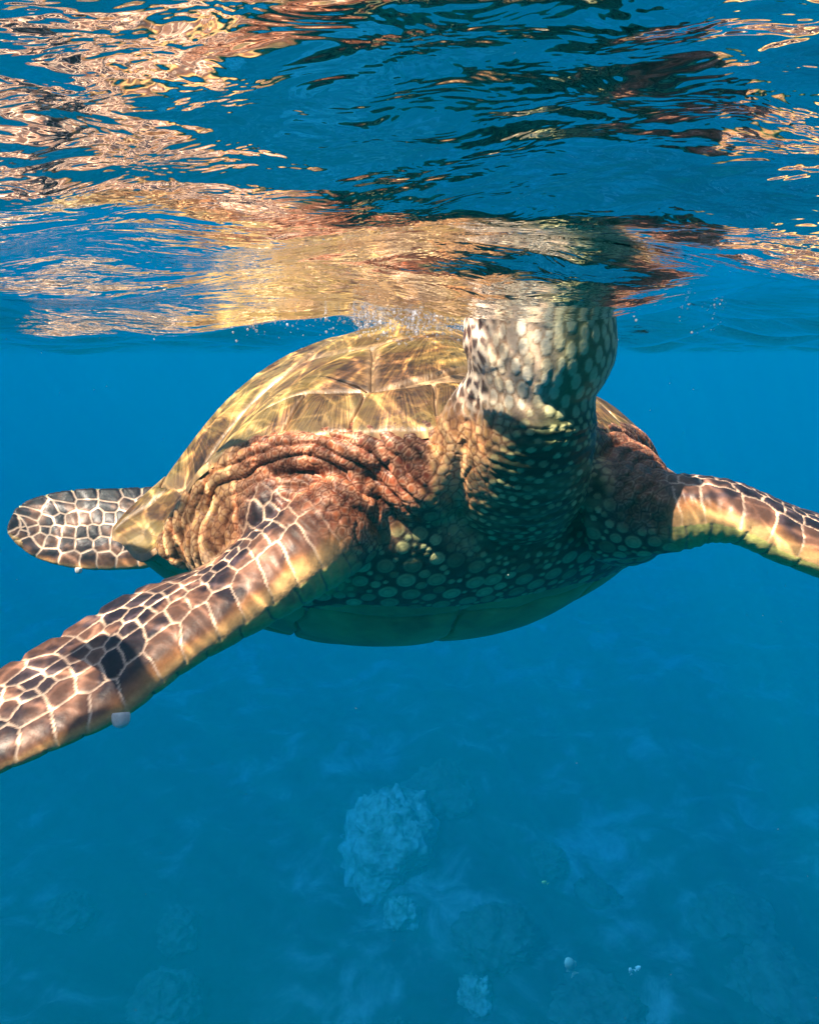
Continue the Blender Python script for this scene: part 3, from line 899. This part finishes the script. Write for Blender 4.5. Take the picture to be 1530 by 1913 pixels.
    P2 = P + Nn * disp[:, None]
    me.vertices.foreach_set('co', (P2 - TC).astype(np.float32).ravel())
    me.polygons.foreach_set('use_smooth', np.ones(len(me.polygons), dtype=bool))
    me.update()
    set_attr(me, 'skin_colour', np.clip(col, 0, .95), 'FLOAT_COLOR')
    M = Mat('turtle_skin')
    A = M.new('ShaderNodeAttribute'); A.attribute_name = 'skin_colour'
    n2 = M.noise(260, 3, .6, M.texobj())
    M.link(M.mix(.35, A.outputs['Color'], n2.outputs[0], 'OVERLAY'), M.bsdf.inputs['Base Color'])
    M.bsdf.inputs['Roughness'].default_value = .42
    M.bsdf.inputs['Specular IOR Level'].default_value = .18
    M.bump(n2.outputs[0], .25, .0015)
    me.materials.clear()
    obj('body', me, M.m, turtle)
    print('body verts', n, 'seeds', NS)
VOX = .00198
import time as _t
_t0 = _t.time(); build_body(); print('body built in', round(_t.time() - _t0, 1))

# eyes and beak of the raised head
def eye(sg):
    V = ellipsoid((0, 0, 0), (np.array((.013, 0, 0)), np.array((0, .013, 0)), np.array((0, 0, .013))), 14, 20)
    M = Mat('eye'); M.bsdf.inputs['Base Color'].default_value = (.01, .008, .006, 1); M.bsdf.inputs['Roughness'].default_value = .08
    p = at(1000, 385, .685) + np.array((sg * .048, -.022, .0))
    v, f = tube_geo(V); obj('eye', make_mesh('eye', np.array(v), f), M.m, turtle, loc=p - TC)
eye(1); eye(-1)

# barnacles on the flipper edges
def barnacle(u, v, Y, r, ax):
    n, m = 14, 20
    s = np.linspace(0, 1, n); prof = np.interp(s, [0, .15, .5, .8, .93, 1.0], [.92, 1.0, .98, .80, .5, .1])
    ph = np.linspace(0, 2 * math.pi, m, endpoint=False)
    rid = 1 + .07 * np.cos(ph * 6 + .4)
    ax = np.asarray(ax, float); ax /= np.linalg.norm(ax)
    b1 = np.cross(ax, (0, 1, .2)); b1 /= np.linalg.norm(b1); b2 = np.cross(ax, b1)
    V = ax * (s * r * 1.7)[:, None, None] + (b1 * (np.cos(ph) * rid)[:, None] + b2 * (np.sin(ph) * rid)[:, None])[None] * (prof * r)[:, None, None]
    vv, ff = tube_geo(V)
    M = Mat('barnacle'); nz = M.noise(180, 3, .6, M.texobj())
    M.link(M.ramp(nz.outputs[0], [(.3, (.78, .66, .56)), (.7, (.88, .82, .74))]).outputs[0], M.bsdf.inputs['Base Color'])
    M.bsdf.inputs['Roughness'].default_value = .6
    obj('barnacle', make_mesh('barnacle', np.array(vv), ff), M.m, turtle, loc=at(u, v, Y) - TC)
barnacle(226, 1332, .572, .0078, (.12, -.55, -1))
barnacle(147, 1061, 1.38, .0070, (-.1, -.1, -1))

# ------------------------------------------------------------------ bubbles and drifting specks
def ico_template():
    import bmesh
    bm = bmesh.new(); bmesh.ops.create_icosphere(bm, subdivisions=1, radius=1.0)
    v = np.array([x.co[:] for x in bm.verts]); f = np.array([[x.index for x in q.verts] for q in bm.faces]); bm.free()
    return v, f
ICV, ICF = ico_template()
def spheres(name, pts, rad, mat):
    n = len(pts); k = len(ICV)
    V = (ICV[None] * np.asarray(rad)[:, None, None] + np.asarray(pts)[:, None]).reshape(-1, 3)
    Fc = (ICF[None] + (np.arange(n) * k)[:, None, None]).reshape(-1, 3)
    return obj(name, make_mesh(name, V, Fc), mat)
def bubble_material():
    M = Mat('air_bubble'); M.n.remove(M.bsdf)
    fr = M.new('ShaderNodeFresnel'); fr.inputs['IOR'].default_value = 1.333
    gl = M.new('ShaderNodeBsdfGlossy'); gl.inputs['Roughness'].default_value = .03
    inv = M.new('ShaderNodeFresnel'); inv.inputs['IOR'].default_value = 1 / 1.333
    tr = M.new('ShaderNodeBsdfTransparent')
    mx = M.new('ShaderNodeMixShader'); M.link(inv.outputs[0], mx.inputs[0]); M.link(tr.outputs[0], mx.inputs[1]); M.link(gl.outputs[0], mx.inputs[2])
    df = M.new('ShaderNodeBsdfDiffuse'); df.inputs[0].default_value = (.9, .88, .92, 1)
    m2 = M.new('ShaderNodeMixShader'); m2.inputs[0].default_value = .16
    M.link(mx.outputs[0], m2.inputs[1]); M.link(df.outputs[0], m2.inputs[2])
    M.link(m2.outputs[0], M.out.inputs['Surface']); M.n.remove(fr)
    return M.m
def build_bubbles():
    r = np.random.default_rng(5); pts, rad = [], []
    def put(u0, u1, y0, y1, n, dmax, rlo, rhi):
        for _ in range(n):
            u = r.uniform(u0, u1); Y = r.uniform(y0, y1)
            x = at(u, 600, Y)[0]
            h = float(wave_h(np.array([x]), np.array([Y]))[0])
            rr = rlo + (rhi - rlo) * r.random() ** 3
            z = h - rr * 1.2 - dmax * r.random() ** 2.5
            a, b = (np.array((x, Y, z)) - TC) @ TF, (np.array((x, Y, z)) - TC) @ TR
            c = (np.array((x, Y, z)) - TC) @ TU
            if rho(np.array(a), np.array(b)) < 1 and c < float(dome(np.array(a), np.array(b))) + .02: continue
            if math.hypot(x - neck.mid[60][0], Y - neck.mid[60][1]) < .08: continue
            pts.append((x, Y, z)); rad.append(rr)
    put(660, 875, .72, 1.0, 1100, .022, .0005, .0030)
    put(420, 700, .80, 1.2, 300, .02, .0005, .0022)
    put(1140, 1350, .62, 1.0, 60, .03, .0006, .0022)
    put(0, 420, .9, 1.6, 60, .02, .0006, .0022)
    o = spheres('air_bubbles', np.array(pts), np.array(rad), bubble_material())
    tag(o, 'tiny silvery air bubbles trapped under the water surface', 'bubbles', kind='stuff')
build_bubbles()
def build_specks():
    r = np.random.default_rng(9); pts, rad = [], []
    for _ in range(170):
        Y = r.uniform(.35, 3.2); u = r.uniform(-100, 1630); v = r.uniform(620, 1960)
        pts.append(at(u, v, Y)); rad.append(.0004 * (.5 + r.random() ** 2) * (.5 + .5 * Y))
    M = Mat('speck'); nz = M.noise(90, 1, .5, M.geo())
    M.link(M.ramp(nz.outputs[0], [(.3, (.25, .25, .2)), (.7, (.55, .52, .45))]).outputs[0], M.bsdf.inputs['Base Color'])
    o = spheres('drifting_specks', np.array(pts), np.array(rad), M.m)
    tag(o, 'fine pale specks drifting in the sea water', 'specks', kind='stuff')
build_specks()
